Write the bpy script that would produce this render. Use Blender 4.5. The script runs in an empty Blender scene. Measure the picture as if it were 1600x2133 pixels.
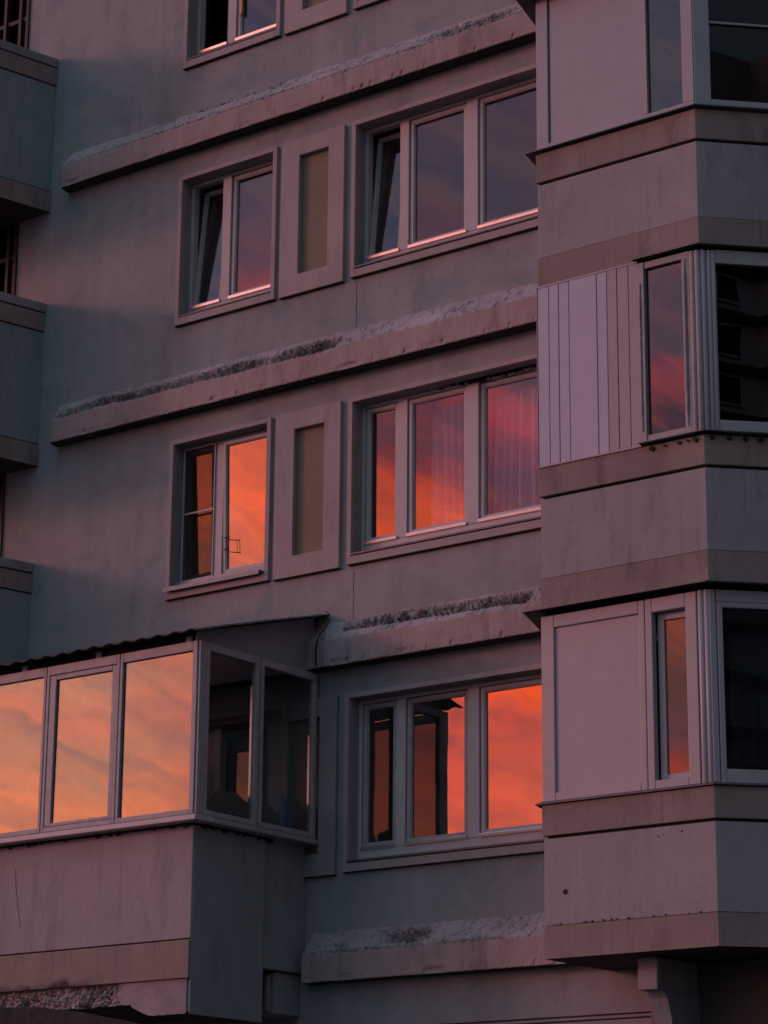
import bpy, math, random
from mathutils import Vector, Matrix, noise
R_ = math.radians
random.seed(7)
sc = bpy.context.scene
col = sc.collection

# ------------------------------------------------------------------ camera
cd = bpy.data.cameras.new('camera'); cam = bpy.data.objects.new('camera', cd); col.objects.link(cam)
cd.sensor_fit = 'HORIZONTAL'; cd.sensor_width = 36.0; cd.lens = 36.0 * 5339.0 / 1600.0
cd.clip_start = 0.1; cd.clip_end = 3000
CAMP = Vector((15.9367, -17.7071, 1.7))
def cam_axes(yaw, pitch, roll):
    cy, sy, cp, sp = math.cos(yaw), math.sin(yaw), math.cos(pitch), math.sin(pitch)
    f = Vector((-sy*cp, cy*cp, sp)); r = Vector((cy, sy, 0)); u = r.cross(f)
    cr, sr = math.cos(roll), math.sin(roll)
    return r*cr + u*sr, u*cr - r*sr, f
_r, _u, _f = cam_axes(R_(37.17648), R_(16.52410), R_(0.4906))
cam.matrix_world = Matrix(((_r.x, _u.x, -_f.x, CAMP.x), (_r.y, _u.y, -_f.y, CAMP.y), (_r.z, _u.z, -_f.z, CAMP.z), (0, 0, 0, 1)))
sc.camera = cam
sc.view_settings.view_transform = 'Standard'; sc.view_settings.look = 'None'
sc.view_settings.exposure = 0.0; sc.view_settings.gamma = 1.0
sc.cycles.max_bounces = 8; sc.cycles.transparent_max_bounces = 16
sc.cycles.use_denoising = True

# ------------------------------------------------------------------ sun + sky (dusk)
SUN_AZ, SUN_EL = 57.5, 12.0          # degrees to the left of the facade's normal / above the horizon
a, e = R_(SUN_AZ), R_(SUN_EL)
sdir = Vector((-math.sin(a)*math.cos(e), -math.cos(a)*math.cos(e), math.sin(e)))
ld = bpy.data.lights.new('sun', 'SUN'); ld.energy = 0.67; ld.angle = R_(8); ld.color = (1.0, 0.45, 0.50)
sun = bpy.data.objects.new('sun', ld); col.objects.link(sun)
sun.rotation_euler = (-sdir).to_track_quat('-Z', 'Y').to_euler()

W = bpy.data.worlds.new('World'); sc.world = W; W.use_nodes = True
nt = W.node_tree; nt.nodes.clear(); N = nt.nodes; L = nt.links
def nd(t, **k):
    n = N.new(t)
    for a_, b_ in k.items(): setattr(n, a_, b_)
    return n
def mth(op, a_, b_=None, c_=None, clamp=False):
    n = N.new('ShaderNodeMath'); n.operation = op; n.use_clamp = clamp
    for i, v in enumerate((a_, b_, c_)):
        if v is None: continue
        if isinstance(v, (int, float)): n.inputs[i].default_value = v
        else: L.new(v, n.inputs[i])
    return n.outputs[0]
def ramp(fac, stops, lo, hi):
    f = mth('DIVIDE', mth('SUBTRACT', fac, lo), hi - lo, clamp=True)
    n = N.new('ShaderNodeValToRGB'); L.new(f, n.inputs[0]); el = n.color_ramp.elements
    while len(el) < len(stops): el.new(0.5)
    for i, (p, c) in enumerate(stops):
        el[i].position = (p - lo)/(hi - lo); el[i].color = (*c, 1)
    return n.outputs[0]
def mixc(f, a_, b_, mode='MIX'):
    n = N.new('ShaderNodeMix'); n.data_type = 'RGBA'; n.blend_type = mode
    if isinstance(f, (int, float)): n.inputs[0].default_value = f
    else: L.new(f, n.inputs[0])
    for i, v in ((6, a_), (7, b_)):
        if isinstance(v, tuple): n.inputs[i].default_value = (*v, 1)
        else: L.new(v, n.inputs[i])
    return n.outputs[2]
tc = nd('ShaderNodeTexCoord'); sep = nd('ShaderNodeSeparateXYZ'); L.new(tc.outputs['Generated'], sep.inputs[0])
DEG = 57.29578
elv = mth('MULTIPLY', mth('ARCSINE', sep.outputs[2]), DEG)
azv = mth('MULTIPLY', mth('ARCTAN2', mth('MULTIPLY', sep.outputs[0], -1), mth('MULTIPLY', sep.outputs[1], -1)), DEG)
comb = nd('ShaderNodeCombineXYZ'); L.new(mth('MULTIPLY', azv, 0.11), comb.inputs[0])
L.new(mth('SUBTRACT', mth('MULTIPLY', elv, 0.50), mth('MULTIPLY', azv, 0.19)), comb.inputs[1])
ns = nd('ShaderNodeTexNoise'); ns.inputs['Scale'].default_value = 1.0; ns.inputs['Detail'].default_value = 5
ns.inputs['Roughness'].default_value = 0.55; ns.inputs['Distortion'].default_value = 0.6; L.new(comb.outputs[0], ns.inputs[0])
nz = mth('SUBTRACT', ns.outputs[0], 0.5)
n2 = nd('ShaderNodeTexNoise'); n2.inputs['Scale'].default_value = 2.3; n2.inputs['Detail'].default_value = 4; n2.inputs['Distortion'].default_value = 1.0
L.new(comb.outputs[0], n2.inputs[0])
nz2 = mth('SUBTRACT', n2.outputs[0], 0.5)
ele = mth('ADD', elv, mth('MULTIPLY', nz, 3.6))
warm = ramp(ele, [(0, (.25, .11, .11)), (3, (.6, .22, .16)), (6, (1.2, .40, .22)), (8.5, (1.2, .35, .165)), (9.7, (1.1, .32, .16)), (10.7, (.66, .29, .20)), (11.7, (1.0, .30, .185)),
                  (12.7, (.74, .31, .21)), (13.8, (1.15, .26, .135)), (16, (.9, .2, .13)), (18, (.5, .12, .12)), (20, (.25, .10, .14)), (21.1, (1.05, .14, .13)), (21.7, (.75, .11, .12)),
                  (22.4, (.20, .11, .15)), (24, (.15, .11, .165)), (36, (.08, .095, .14)), (46, (.12, .19, .25)), (90, (.16, .26, .34))], 0, 90)
red = ramp(ele, [(0, (.2, .08, .09)), (4, (.6, .15, .10)), (8, (1.0, .19, .10)), (9.5, (.97, .16, .085)), (11, (.92, .13, .08)), (11.7, (.66, .105, .08)), (12.5, (1.25, .14, .034)), (14.2, (1.1, .12, .035)), (16.1, (.88, .12, .05)),
                 (16.8, (.55, .075, .055)), (17.5, (.27, .062, .075)), (18.2, (.14, .062, .09)), (18.8, (.48, .075, .09)), (19.5, (.55, .075, .10)), (20.3, (.16, .08, .11)), (22.6, (.18, .08, .10)), (24, (.105, .078, .11)), (26, (.12, .075, .105)),
                 (36, (.06, .07, .11)), (46, (.12, .19, .25)), (90, (.16, .26, .34))], 0, 90)
grey = ramp(ele, [(0, (1, 1, 1)), (11.3, (1, 1, 1)), (11.9, (.36, .95, 2.0)), (13.2, (.24, .85, 2.9)), (13.8, (.55, 1.15, 2.6)), (15, (.6, 1, 1.5)), (17.5, (1, 1.1, 1.1)), (19, (1.1, 1.5, 1.5)), (22, (1.9, 2.0, 2.0)), (26, (1.5, 2, 2)), (90, (1, 1, 1))], 0, 90)
red = mixc(mth('DIVIDE', mth('SUBTRACT', 33.4, azv), 1.6, clamp=True), red, mixc(1.0, red, grey, 'MULTIPLY'))
fside = mth('DIVIDE', mth('SUBTRACT', azv, 37.0), 6.0, clamp=True)
glow = mixc(fside, red, warm)
glow = mixc(1.0, glow, mixc(mth('MULTIPLY_ADD', nz2, 3.2, 0.5, clamp=True), (.80, .88, 1.04), (1.30, 1.14, 1.04)), 'MULTIPLY')
# the glow belongs to the west; towards north and east the dome is plain slate blue
away = ramp(elv, [(0, (.045, .052, .062)), (12, (.05, .064, .078)), (35, (.08, .105, .13)), (90, (.10, .145, .175))], 0, 90)
win = mth('MULTIPLY', mth('DIVIDE', mth('SUBTRACT', azv, 8.0), 26.0, clamp=True), mth('DIVIDE', mth('SUBTRACT', 100.0, azv), 30.0, clamp=True))
front = ramp(elv, [(0, (.08, .10, .13)), (20, (.11, .16, .20)), (90, (.16, .26, .34))], 0, 90)
away = mixc(mth('DIVIDE', mth('ADD', azv, 55.0), 50.0, clamp=True), away, front)
skyc = mixc(win, away, glow)
nish = nd('ShaderNodeTexSky'); nish.sky_type = 'NISHITA'; nish.sun_disc = False
nish.sun_elevation = R_(SUN_EL); nish.sun_rotation = math.atan2(sdir.x, sdir.y)
bg1 = nd('ShaderNodeBackground'); L.new(nish.outputs[0], bg1.inputs[0]); bg1.inputs[1].default_value = 0.0
bg2 = nd('ShaderNodeBackground'); L.new(skyc, bg2.inputs[0]); bg2.inputs[1].default_value = 3.0
ad = nd('ShaderNodeMixShader'); L.new(mth('ADD', 0.72, mth('MULTIPLY', win, 0.26)), ad.inputs[0]); L.new(bg1.outputs[0], ad.inputs[1]); L.new(bg2.outputs[0], ad.inputs[2])
wo = nd('ShaderNodeOutputWorld'); L.new(ad.outputs[0], wo.inputs[0])
bg1.inputs[1].default_value = 0.05

# ------------------------------------------------------------------ materials
MATS = {}
def base_mat(name):
    m = bpy.data.materials.new(name); m.use_nodes = True; MATS[name] = m
    t = m.node_tree; b = t.nodes['Principled BSDF']; return m, t, b
def plaster(name, c, rough=0.9, var=0.16, bump=0.35, grain=0.10, streak=0.12, pits=0.0, blotch=None, gs=240.0, stain=0.0, moss=False):
    m, t, b = base_mat(name); n, l = t.nodes, t.links
    b.inputs['Roughness'].default_value = rough; b.inputs['Specular IOR Level'].default_value = 0.25
    g = n.new('ShaderNodeNewGeometry')
    def noi(scale, det=4, rough_=0.6, vec=None, dist=0.0):
        x = n.new('ShaderNodeTexNoise'); x.inputs['Scale'].default_value = scale; x.inputs['Detail'].default_value = det
        x.inputs['Roughness'].default_value = rough_; x.inputs['Distortion'].default_value = dist
        l.new(vec or g.outputs['Position'], x.inputs[0]); return x.outputs[0]
    def mp(s):
        x = n.new('ShaderNodeMapping'); x.inputs['Scale'].default_value = s; l.new(g.outputs['Position'], x.inputs[0]); return x.outputs[0]
    def mm(op, a_, b_, cl=False):
        x = n.new('ShaderNodeMath'); x.operation = op; x.use_clamp = cl
        for i, v in enumerate((a_, b_)):
            if isinstance(v, (int, float)): x.inputs[i].default_value = v
            else: l.new(v, x.inputs[i])
        return x.outputs[0]
    big = mm('SUBTRACT', noi(0.9, 5, 0.6, None, 0.5), 0.5)
    mid = mm('SUBTRACT', noi(5.0, 6, 0.65), 0.5)
    fine = mm('SUBTRACT', noi(gs*0.4, 2, 0.7), 0.5)
    st = mm('SUBTRACT', noi(1.0, 5, 0.6, mp((7, 7, 0.5))), 0.5)
    v = mm('ADD', mm('ADD', mm('MULTIPLY', big, var*2.2), mm('MULTIPLY', mid, var)), mm('ADD', mm('MULTIPLY', fine, grain*2), mm('MULTIPLY', st, streak)))
    v = mm('ADD', v, 1.0)
    if pits:
        vo = n.new('ShaderNodeTexVoronoi'); vo.inputs['Scale'].default_value = 4.5; l.new(g.outputs['Position'], vo.inputs[0])
        sz = mm('MULTIPLY', noi(3.1, 3), 0.085)
        pit = mm('GREATER_THAN', vo.outputs['Distance'], mm('SUBTRACT', sz, 0.02))
        v = mm('MULTIPLY', v, mm('ADD', mm('MULTIPLY', pit, pits), 1-pits))
    if stain:      # rain runs and soot patches with ragged edges
        a1 = mm('MULTIPLY', mm('SUBTRACT', noi(1.0, 8, .68, mp((4.5, 4.5, 1.3)), .4), .545), 9, True)
        a2 = mm('MULTIPLY', mm('SUBTRACT', noi(1.0, 7, .62, mp((26, 26, 1.1))), .56), 8, True)
        v = mm('MULTIPLY', v, mm('SUBTRACT', 1.0, mm('MULTIPLY', mm('ADD', a1, mm('MULTIPLY', a2, .7)), stain)))
    if moss:
        sx = n.new('ShaderNodeSeparateXYZ'); l.new(g.outputs['Position'], sx.inputs[0])
        k1 = mm('MULTIPLY', mm('SUBTRACT', mm('ADD', 4.11, mm('MULTIPLY', mid, .28)), sx.outputs[2]), 14, True)
        k2 = mm('MULTIPLY', mm('SUBTRACT', mm('ADD', .75, mm('MULTIPLY', big, 1.5)), sx.outputs[0]), 2.2, True)
        v = mm('MULTIPLY', v, mm('SUBTRACT', 1.0, mm('MULTIPLY', mm('MULTIPLY', k1, k2), .8)))
    vm = n.new('ShaderNodeVectorMath'); vm.operation = 'SCALE'; vm.inputs[0].default_value = c; l.new(v, vm.inputs['Scale'])
    outc = vm.outputs[0]
    if blotch:
        bm_ = n.new('ShaderNodeMix'); bm_.data_type = 'RGBA'; l.new(mm('MULTIPLY', mm('SUBTRACT', noi(1.7, 5, .6, None, .8), .52), 7, True), bm_.inputs[0])
        l.new(outc, bm_.inputs[6])
        v2 = n.new('ShaderNodeVectorMath'); v2.operation = 'SCALE'; v2.inputs[0].default_value = blotch; l.new(v, v2.inputs['Scale']); l.new(v2.outputs[0], bm_.inputs[7]); outc = bm_.outputs[2]
    l.new(outc, b.inputs['Base Color'])
    bp = n.new('ShaderNodeBump'); bp.inputs['Strength'].default_value = bump; bp.inputs['Distance'].default_value = 0.012
    l.new(mm('ADD', mm('MULTIPLY', noi(90, 3), 0.35), mm('MULTIPLY', noi(14, 4), 0.9)), bp.inputs['Height']); l.new(bp.outputs[0], b.inputs['Normal'])
    return m
def simple(name, c, rough=0.5, metal=0.0, spec=0.4, var=0.1, sc_=6.0, bump=0.0):
    m, t, b = base_mat(name); n, l = t.nodes, t.links
    b.inputs['Roughness'].default_value = rough; b.inputs['Metallic'].default_value = metal; b.inputs['Specular IOR Level'].default_value = spec
    g = n.new('ShaderNodeNewGeometry'); x = n.new('ShaderNodeTexNoise'); x.inputs['Scale'].default_value = sc_; x.inputs['Detail'].default_value = 6
    l.new(g.outputs['Position'], x.inputs[0])
    r = n.new('ShaderNodeMapRange'); r.inputs[3].default_value = 1-var; r.inputs[4].default_value = 1+var; r.inputs[1].default_value = .25; r.inputs[2].default_value = .75
    l.new(x.outputs[0], r.inputs[0]); vm = n.new('ShaderNodeVectorMath'); vm.operation = 'SCALE'; vm.inputs[0].default_value = c
    l.new(r.outputs[0], vm.inputs['Scale']); l.new(vm.outputs[0], b.inputs['Base Color'])
    if bump:
        bp = n.new('ShaderNodeBump'); bp.inputs['Strength'].default_value = bump; bp.inputs['Distance'].default_value = .01
        x2 = n.new('ShaderNodeTexNoise'); x2.inputs['Scale'].default_value = sc_*8; l.new(g.outputs['Position'], x2.inputs[0]); l.new(x2.outputs[0], bp.inputs['Height']); l.new(bp.outputs[0], b.inputs['Normal'])
    return m
def glass(name, refl, tint=(.75, .8, .8), wav=0.0, grime=0.0):
    m = bpy.data.materials.new(name); m.use_nodes = True; MATS[name] = m; t = m.node_tree; n, l = t.nodes, t.links; n.clear()
    o = n.new('ShaderNodeOutputMaterial'); tr = n.new('ShaderNodeBsdfTransparent'); tr.inputs[0].default_value = (*tint, 1)
    gl = n.new('ShaderNodeBsdfGlossy'); gl.inputs['Roughness'].default_value = 0.0; mx = n.new('ShaderNodeMixShader')
    g = n.new('ShaderNodeNewGeometry'); x = n.new('ShaderNodeTexNoise'); x.inputs['Scale'].default_value = 7.0; x.inputs['Detail'].default_value = 6; x.inputs['Roughness'].default_value = .65
    l.new(g.outputs['Position'], x.inputs[0])
    r = n.new('ShaderNodeMapRange'); r.inputs[1].default_value = .3; r.inputs[2].default_value = .7; r.inputs[3].default_value = refl*0.93; r.inputs[4].default_value = refl*1.05
    l.new(x.outputs[0], r.inputs[0]); l.new(r.outputs[0], mx.inputs[0])
    if wav:
        w = n.new('ShaderNodeTexNoise'); w.inputs['Scale'].default_value = 1.6; w.inputs['Detail'].default_value = 1; l.new(g.outputs['Position'], w.inputs[0])
        bp = n.new('ShaderNodeBump'); bp.inputs['Strength'].default_value = 1.0; bp.inputs['Distance'].default_value = wav; l.new(w.outputs[0], bp.inputs['Height']); l.new(bp.outputs[0], gl.inputs['Normal'])
    l.new(tr.outputs[0], mx.inputs[1]); l.new(gl.outputs[0], mx.inputs[2])
    last = mx.outputs[0]
    if grime:
        d = n.new('ShaderNodeBsdfDiffuse'); d.inputs[0].default_value = (.5, .48, .46, 1); m2 = n.new('ShaderNodeMixShader')
        y = n.new('ShaderNodeTexNoise'); y.inputs['Scale'].default_value = 3.2; y.inputs['Detail'].default_value = 7; y.inputs['Roughness'].default_value = .7; l.new(g.outputs['Position'], y.inputs[0])
        rr = n.new('ShaderNodeMapRange'); rr.inputs[1].default_value = .45; rr.inputs[2].default_value = .8; rr.inputs[3].default_value = 0.01; rr.inputs[4].default_value = grime; l.new(y.outputs[0], rr.inputs[0])
        l.new(rr.outputs[0], m2.inputs[0]); l.new(last, m2.inputs[1]); l.new(d.outputs[0], m2.inputs[2]); last = m2.outputs[0]
    l.new(last, o.inputs[0]); return m
wallm = plaster('wall_plaster', (.285, .285, .30), var=.26, streak=.30, bump=.6, grain=.22, blotch=(.22, .255, .27), stain=.10)
trim = plaster('trim_plaster', (.37, .31, .32), var=.2, pits=.4, stain=.16, streak=.25, grain=.2)
trimg = plaster('grey_trim_plaster', (.26, .265, .275), var=.2, stain=.16, pits=.3, streak=.25, grain=.2)
ledgem = plaster('ledge_plaster', (.355, .278, .282), var=.30, streak=.5, pits=.6, stain=.24, grain=.25)
slopem = plaster('ledge_top_plaster', (.34, .305, .32), var=.5, stain=.3, grain=.3, bump=.8, pits=.5)
ochre_m = plaster('grimy_ochre_plaster', (.27, .215, .20), var=.26, streak=.4, pits=.5, grain=.2, stain=.25, moss=True)
ochre = plaster('ochre_plaster', (.265, .212, .20), var=.26, stain=.25, streak=.4, pits=.5, grain=.2)
niche = plaster('niche_paint', (.225, .185, .135), var=.14)
lav = plaster('lavender_plaster', (.32, .29, .31), var=.2, stain=.17, streak=.3, pits=.6, grain=.2)
slate = plaster('slate_plaster', (.245, .28, .30), var=.2, stain=.15, streak=.3, pits=.4, grain=.2)
rubble = plaster('exposed_aggregate', (.27, .235, .24), var=1.3, bump=1.0, grain=1.2, gs=80, stain=.5)
concrete = plaster('raw_concrete', (.30, .26, .29), var=.5, bump=.9, pits=.6)
soffit = plaster('shaded_soffit_concrete', (.05, .045, .045), var=.4, bump=.5)  # dark concrete, blackened further so the colour carries shade on undersides
dirt_and_shade = plaster('dirt_and_shade', (.035, .03, .028), var=.5, bump=.6)  # dirt in joints and drips; also painted shade under panels and surrounds
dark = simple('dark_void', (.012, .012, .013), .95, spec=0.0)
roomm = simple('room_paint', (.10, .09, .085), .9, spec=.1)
pvc = simple('window_paint', (.45, .41, .43), .45, spec=.35, var=.08)
pvcgrey = simple('weathered_frame', (.335, .315, .335), .5, spec=.35, var=.16, sc_=12)
whitepvc = simple('white_upvc', (.355, .345, .385), .35, spec=.4, var=.05)
sidingm = simple('siding_white', (.42, .43, .54), .4, spec=.35, var=.05)
sidingw = simple('siding_faded', (.35, .325, .365), .45, spec=.3, var=.06)
bead = simple('metal_bead', (.9, .88, .9), .36, metal=1.0, var=.06, sc_=20)
tin = simple('tin_flashing', (.10, .10, .11), .45, metal=.3, spec=.5, var=.3, sc_=14, bump=.3)
rooft = simple('roof_sheet', (.055, .05, .052), .6, metal=.2, var=.4, sc_=12, bump=.5)
foam = plaster('dried_foam', (.20, .20, .23), var=1.0, bump=1.0)
brownf = simple('brown_frame', (.12, .10, .10), .6, var=.2, sc_=15)
felt = simple('roofing_felt', (.05, .045, .045), .9, spec=.05, var=.4, sc_=9, bump=.4)
woodd = simple('dark_wood', (.028, .017, .014), .6, var=.4, sc_=20)
yellow = simple('pale_pine', (.65, .36, .14), .6, var=.1)
sheer = simple('sheer_fabric', (.23, .26, .33), .9, spec=.1, var=.04)
def lace():
    m, t, b = base_mat('net_lace'); n, l = t.nodes, t.links; b.inputs['Roughness'].default_value = .9
    g = n.new('ShaderNodeNewGeometry'); v = n.new('ShaderNodeTexVoronoi'); v.inputs['Scale'].default_value = 60; l.new(g.outputs['Position'], v.inputs[0])
    r = n.new('ShaderNodeValToRGB'); r.color_ramp.elements[0].position = .2; r.color_ramp.elements[0].color = (.46, .48, .56, 1)
    r.color_ramp.elements[1].position = .55; r.color_ramp.elements[1].color = (.33, .35, .42, 1); l.new(v.outputs['Distance'], r.inputs[0]); l.new(r.outputs[0], b.inputs['Base Color']); return m
lacem = lace()
drape = simple('dark_fabric', (.10, .11, .12), .95, spec=.05, var=.2)
cloth_b = simple('brown_cloth', (.09, .05, .045), .9, var=.5, sc_=25, bump=.6)
cloth_t = simple('tan_cloth', (.16, .08, .05), .9, var=.4, sc_=25, bump=.6)
blue_p = simple('blue_plastic', (.05, .13, .22), .4, var=.3, sc_=30)
rubber = simple('black_cable', (.012, .012, .014), .6)
groundm = plaster('asphalt', (.035, .035, .036), var=.3)
nbr = plaster('far_panel_wall', (.42, .38, .36), var=.2)
G_bal = glass('glass_balcony', 0.195, (.55, .6, .6), wav=.0014)
G_hi = glass('glass_bright', 0.225, (.5, .5, .5), wav=.0022, grime=.10)
G_mid = glass('glass_window', 0.175, (.6, .62, .62), wav=.0016, grime=.03)
G_c = glass('glass_curtained', 0.14, (.9, .9, .92), wav=.0018)
G_bay = glass('glass_bay', 0.11, (.5, .5, .5), wav=.0014)
G_dark = glass('glass_dark', 0.035, (.6, .62, .65), wav=.0005)
G_refl = glass('glass_side_light', .09, (.5, .52, .55), wav=.0005)
G_side = glass('glass_clear', 0.055, (.88, .9, .9), wav=.0004)
G_blind = glass('glass_blind', 0.15, (.7, .7, .7), wav=.0014)
def meshm():
    m = bpy.data.materials.new('insect_mesh'); m.use_nodes = True; MATS['insect_mesh'] = m; t = m.node_tree; n, l = t.nodes, t.links; n.clear()
    o = n.new('ShaderNodeOutputMaterial'); tr = n.new('ShaderNodeBsdfTransparent'); d = n.new('ShaderNodeBsdfDiffuse'); d.inputs[0].default_value = (.03, .022, .02, 1)
    mx = n.new('ShaderNodeMixShader'); mx.inputs[0].default_value = .30; l.new(tr.outputs[0], mx.inputs[1]); l.new(d.outputs[0], mx.inputs[2]); l.new(mx.outputs[0], o.inputs[0]); return m
meshmat = meshm()

# ------------------------------------------------------------------ mesh helpers
class MB:
    def __init__(s): s.v = []; s.f = []; s.m = []; s.mats = []; s.smooth = []
    def mi(s, m):
        if m not in s.mats: s.mats.append(m)
        return s.mats.index(m)
    def add(s, vs, fs, m, smooth=False):
        o = len(s.v); i = s.mi(m); s.v += [tuple(p) for p in vs]
        for f in fs: s.f.append([a_+o for a_ in f]); s.m.append(i); s.smooth.append(smooth)
    def box(s, x0, x1, y0, y1, z0, z1, m, T=None):
        vs = [Vector(p) for p in ((x0,y0,z0),(x1,y0,z0),(x1,y1,z0),(x0,y1,z0),(x0,y0,z1),(x1,y0,z1),(x1,y1,z1),(x0,y1,z1))]
        if T is not None: vs = [T @ p for p in vs]
        s.add(vs, [(0,3,2,1),(4,5,6,7),(0,1,5,4),(1,2,6,5),(2,3,7,6),(3,0,4,7)], m); return s
    def prism(s, poly, z0, z1, m, mb=None):
        if mb:
            n = len(poly); s.add([(x, y, z0) for x, y in poly], [tuple(range(n-1, -1, -1))], mb)
            s.add([(x, y, z0) for x, y in poly] + [(x, y, z1) for x, y in poly], [tuple(range(n, 2*n))] + [(i, (i+1) % n, n+(i+1) % n, n+i) for i in range(n)], m); return s
        n = len(poly); s.add([(x, y, z0) for x, y in poly] + [(x, y, z1) for x, y in poly],
              [tuple(range(n-1, -1, -1)), tuple(range(n, 2*n))] + [(i, (i+1) % n, n+(i+1) % n, n+i) for i in range(n)], m); return s
    def ring(s, x0, x1, z0, z1, w, y0, y1, m, T=None, wb=None, wt=None, wr=None):
        wb = wb if wb is not None else w; wt = wt if wt is not None else w; wr = wr if wr is not None else w
        s.box(x0, x0+w, y0, y1, z0, z1, m, T); s.box(x1-wr, x1, y0, y1, z0, z1, m, T)
        s.box(x0+w, x1-wr, y0, y1, z0, z0+wb, m, T); s.box(x0+w, x1-wr, y0, y1, z1-wt, z1, m, T); return s
    def tube(s, pts, r, m, n=8):
        pts = [Vector(p) for p in pts]; o = []
        for i, p in enumerate(pts):
            d = (pts[min(i+1, len(pts)-1)] - pts[max(i-1, 0)]).normalized()
            a_ = d.orthogonal().normalized() if i == 0 else (pa - d*pa.dot(d)).normalized(); pa = a_; b_ = d.cross(a_)
            o += [p + (a_*math.cos(t*2*math.pi/n) + b_*math.sin(t*2*math.pi/n))*r for t in range(n)]
        fs = [(i*n+j, i*n+(j+1) % n, (i+1)*n+(j+1) % n, (i+1)*n+j) for i in range(len(pts)-1) for j in range(n)]
        fs += [tuple(range(n-1, -1, -1)), tuple(range((len(pts)-1)*n, len(pts)*n))]
        s.add(o, fs, m, True); return s
    def build(s, name, parent=None, bevel=0.0, label=None, seg=2):
        me = bpy.data.meshes.new(name); me.from_pydata(s.v, [], s.f)
        for m in s.mats: me.materials.append(m)
        for p, i, sm in zip(me.polygons, s.m, s.smooth): p.material_index = i; p.use_smooth = sm
        me.update(); o = bpy.data.objects.new(name, me); col.objects.link(o)
        if parent: o.parent = parent
        if bevel:
            b = o.modifiers.new('bevel', 'BEVEL'); b.width = bevel; b.segments = seg; b.limit_method = 'ANGLE'
        if label: o['label'] = label
        return o
def empty(name, loc, label=None, cat=None, group=None, kind=None):
    o = bpy.data.objects.new(name, None); col.objects.link(o); o.location = loc
    tag(o, label, cat, group, kind); return o
def tag(o, label=None, cat=None, group=None, kind=None):
    if label: o['label'] = label
    if cat: o['category'] = cat
    if group: o['group'] = group
    if kind: o['kind'] = kind
    return o

# ------------------------------------------------------------------ ground
g = MB(); g.box(-2500, 2500, -2500, 2500, -0.3, 0, groundm); tag(g.build('ground'), kind='structure')

# ------------------------------------------------------------------ the building
H = 2.8
bld = empty('apartment_building', (1.5, 0, 0), 'grey and pink panel apartment block with ledges, angular bay and glazed balcony at sunset', 'building')
bld.location = (0, 0, 0)
WY = .042                                        # face of the wall
def holes():
    h = []
    for k in range(-1, 3):
        h.append((-.10, 1.13, 10.72+2.8-H*k, 12.24+2.8-H*k))
    for k in range(-1, 4):
        h.append((2.105, 4.235, 10.72+2.8-H*k, 12.24+2.8-H*k))
    h.append((.02, 1.10, 4.45, 6.56))
    for z in (5.36, 8.10, 10.95, 13.7): h.append((4.9, 7.1, z, z+1.35))
    for k in range(0, 4): h.append((-3.9, -2.42, 13.6-H*k, 15.55-H*k))
    for k in range(-1, 4): h.append((1.44, 1.80, 13.653-H*k, 14.89-H*k))
    return h
HL = holes()
def wall_mesh(x0, x1, z0, z1, y0, y1, hl, m):
    xs = sorted({x0, x1} | {a_ for h in hl for a_ in h[:2]}); zs = sorted({z0, z1} | {a_ for h in hl for a_ in h[2:]})
    b = MB(); idx = {}
    def vid(x, y, z):
        k = (x, y, z)
        if k not in idx: idx[k] = len(b.v); b.v.append(k)
        return idx[k]
    solid = {}
    for i in range(len(xs)-1):
        for j in range(len(zs)-1):
            cx, cz = (xs[i]+xs[i+1])/2, (zs[j]+zs[j+1])/2
            solid[i, j] = not any(h[0] < cx < h[1] and h[2] < cz < h[3] for h in hl)
    mi = b.mi(m)
    def face(*p): b.f.append([vid(*q) for q in p]); b.m.append(mi); b.smooth.append(False)
    for (i, j), s_ in solid.items():
        if not s_: continue
        xa, xb, za, zb = xs[i], xs[i+1], zs[j], zs[j+1]
        face((xa, y0, za), (xb, y0, za), (xb, y0, zb), (xa, y0, zb))
        face((xb, y1, za), (xa, y1, za), (xa, y1, zb), (xb, y1, zb))
        if not solid.get((i-1, j)): face((xa, y1, za), (xa, y0, za), (xa, y0, zb), (xa, y1, zb))
        if not solid.get((i+1, j)): face((xb, y0, za), (xb, y1, za), (xb, y1, zb), (xb, y0, zb))
        if not solid.get((i, j-1)): face((xa, y0, za), (xa, y1, za), (xb, y1, za), (xb, y0, za))
        if not solid.get((i, j+1)): face((xa, y0, zb), (xb, y0, zb), (xb, y1, zb), (xa, y1, zb))
    return b
wall_mesh(-9, 9.5, 0, 22, WY, WY+.32, HL, wallm).build('facade_wall', bld)
bb = MB(); bb.box(-9, -8.7, .36, 12, 0, 22, wallm); bb.box(9.2, 9.5, .36, 12, 0, 22, wallm); bb.box(-8.7, 9.2, 11.7, 12, 0, 22, wallm)
bb.box(-8.7, 9.2, .36, 11.7, 21.7, 22, wallm); bb.build('side_walls', bld)
# rooms behind the openings (open towards the window)
def room(x0, x1, zf, zc, yb, m):
    rm = MB(); rm.box(x0, x1, yb, yb+.1, zf, zc, m); rm.box(x0, x1, .36, yb, zf-.05, zf, m); rm.box(x0, x1, .36, yb, zc, zc+.05, m)
    rm.box(x0-.05, x0, .36, yb+.1, zf-.05, zc+.05, m); rm.box(x1, x1+.045, .36, yb+.1, zf-.05, zc+.05, m); rm.build('interior_room', bld)
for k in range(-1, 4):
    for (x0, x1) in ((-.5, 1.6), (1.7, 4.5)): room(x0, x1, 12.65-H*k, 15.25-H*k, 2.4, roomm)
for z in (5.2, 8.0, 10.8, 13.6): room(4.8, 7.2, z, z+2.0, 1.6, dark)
for k in range(0, 4): room(-4.1, -2.3, 13.5-H*k, 15.7-H*k, 1.3, dark)
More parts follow.
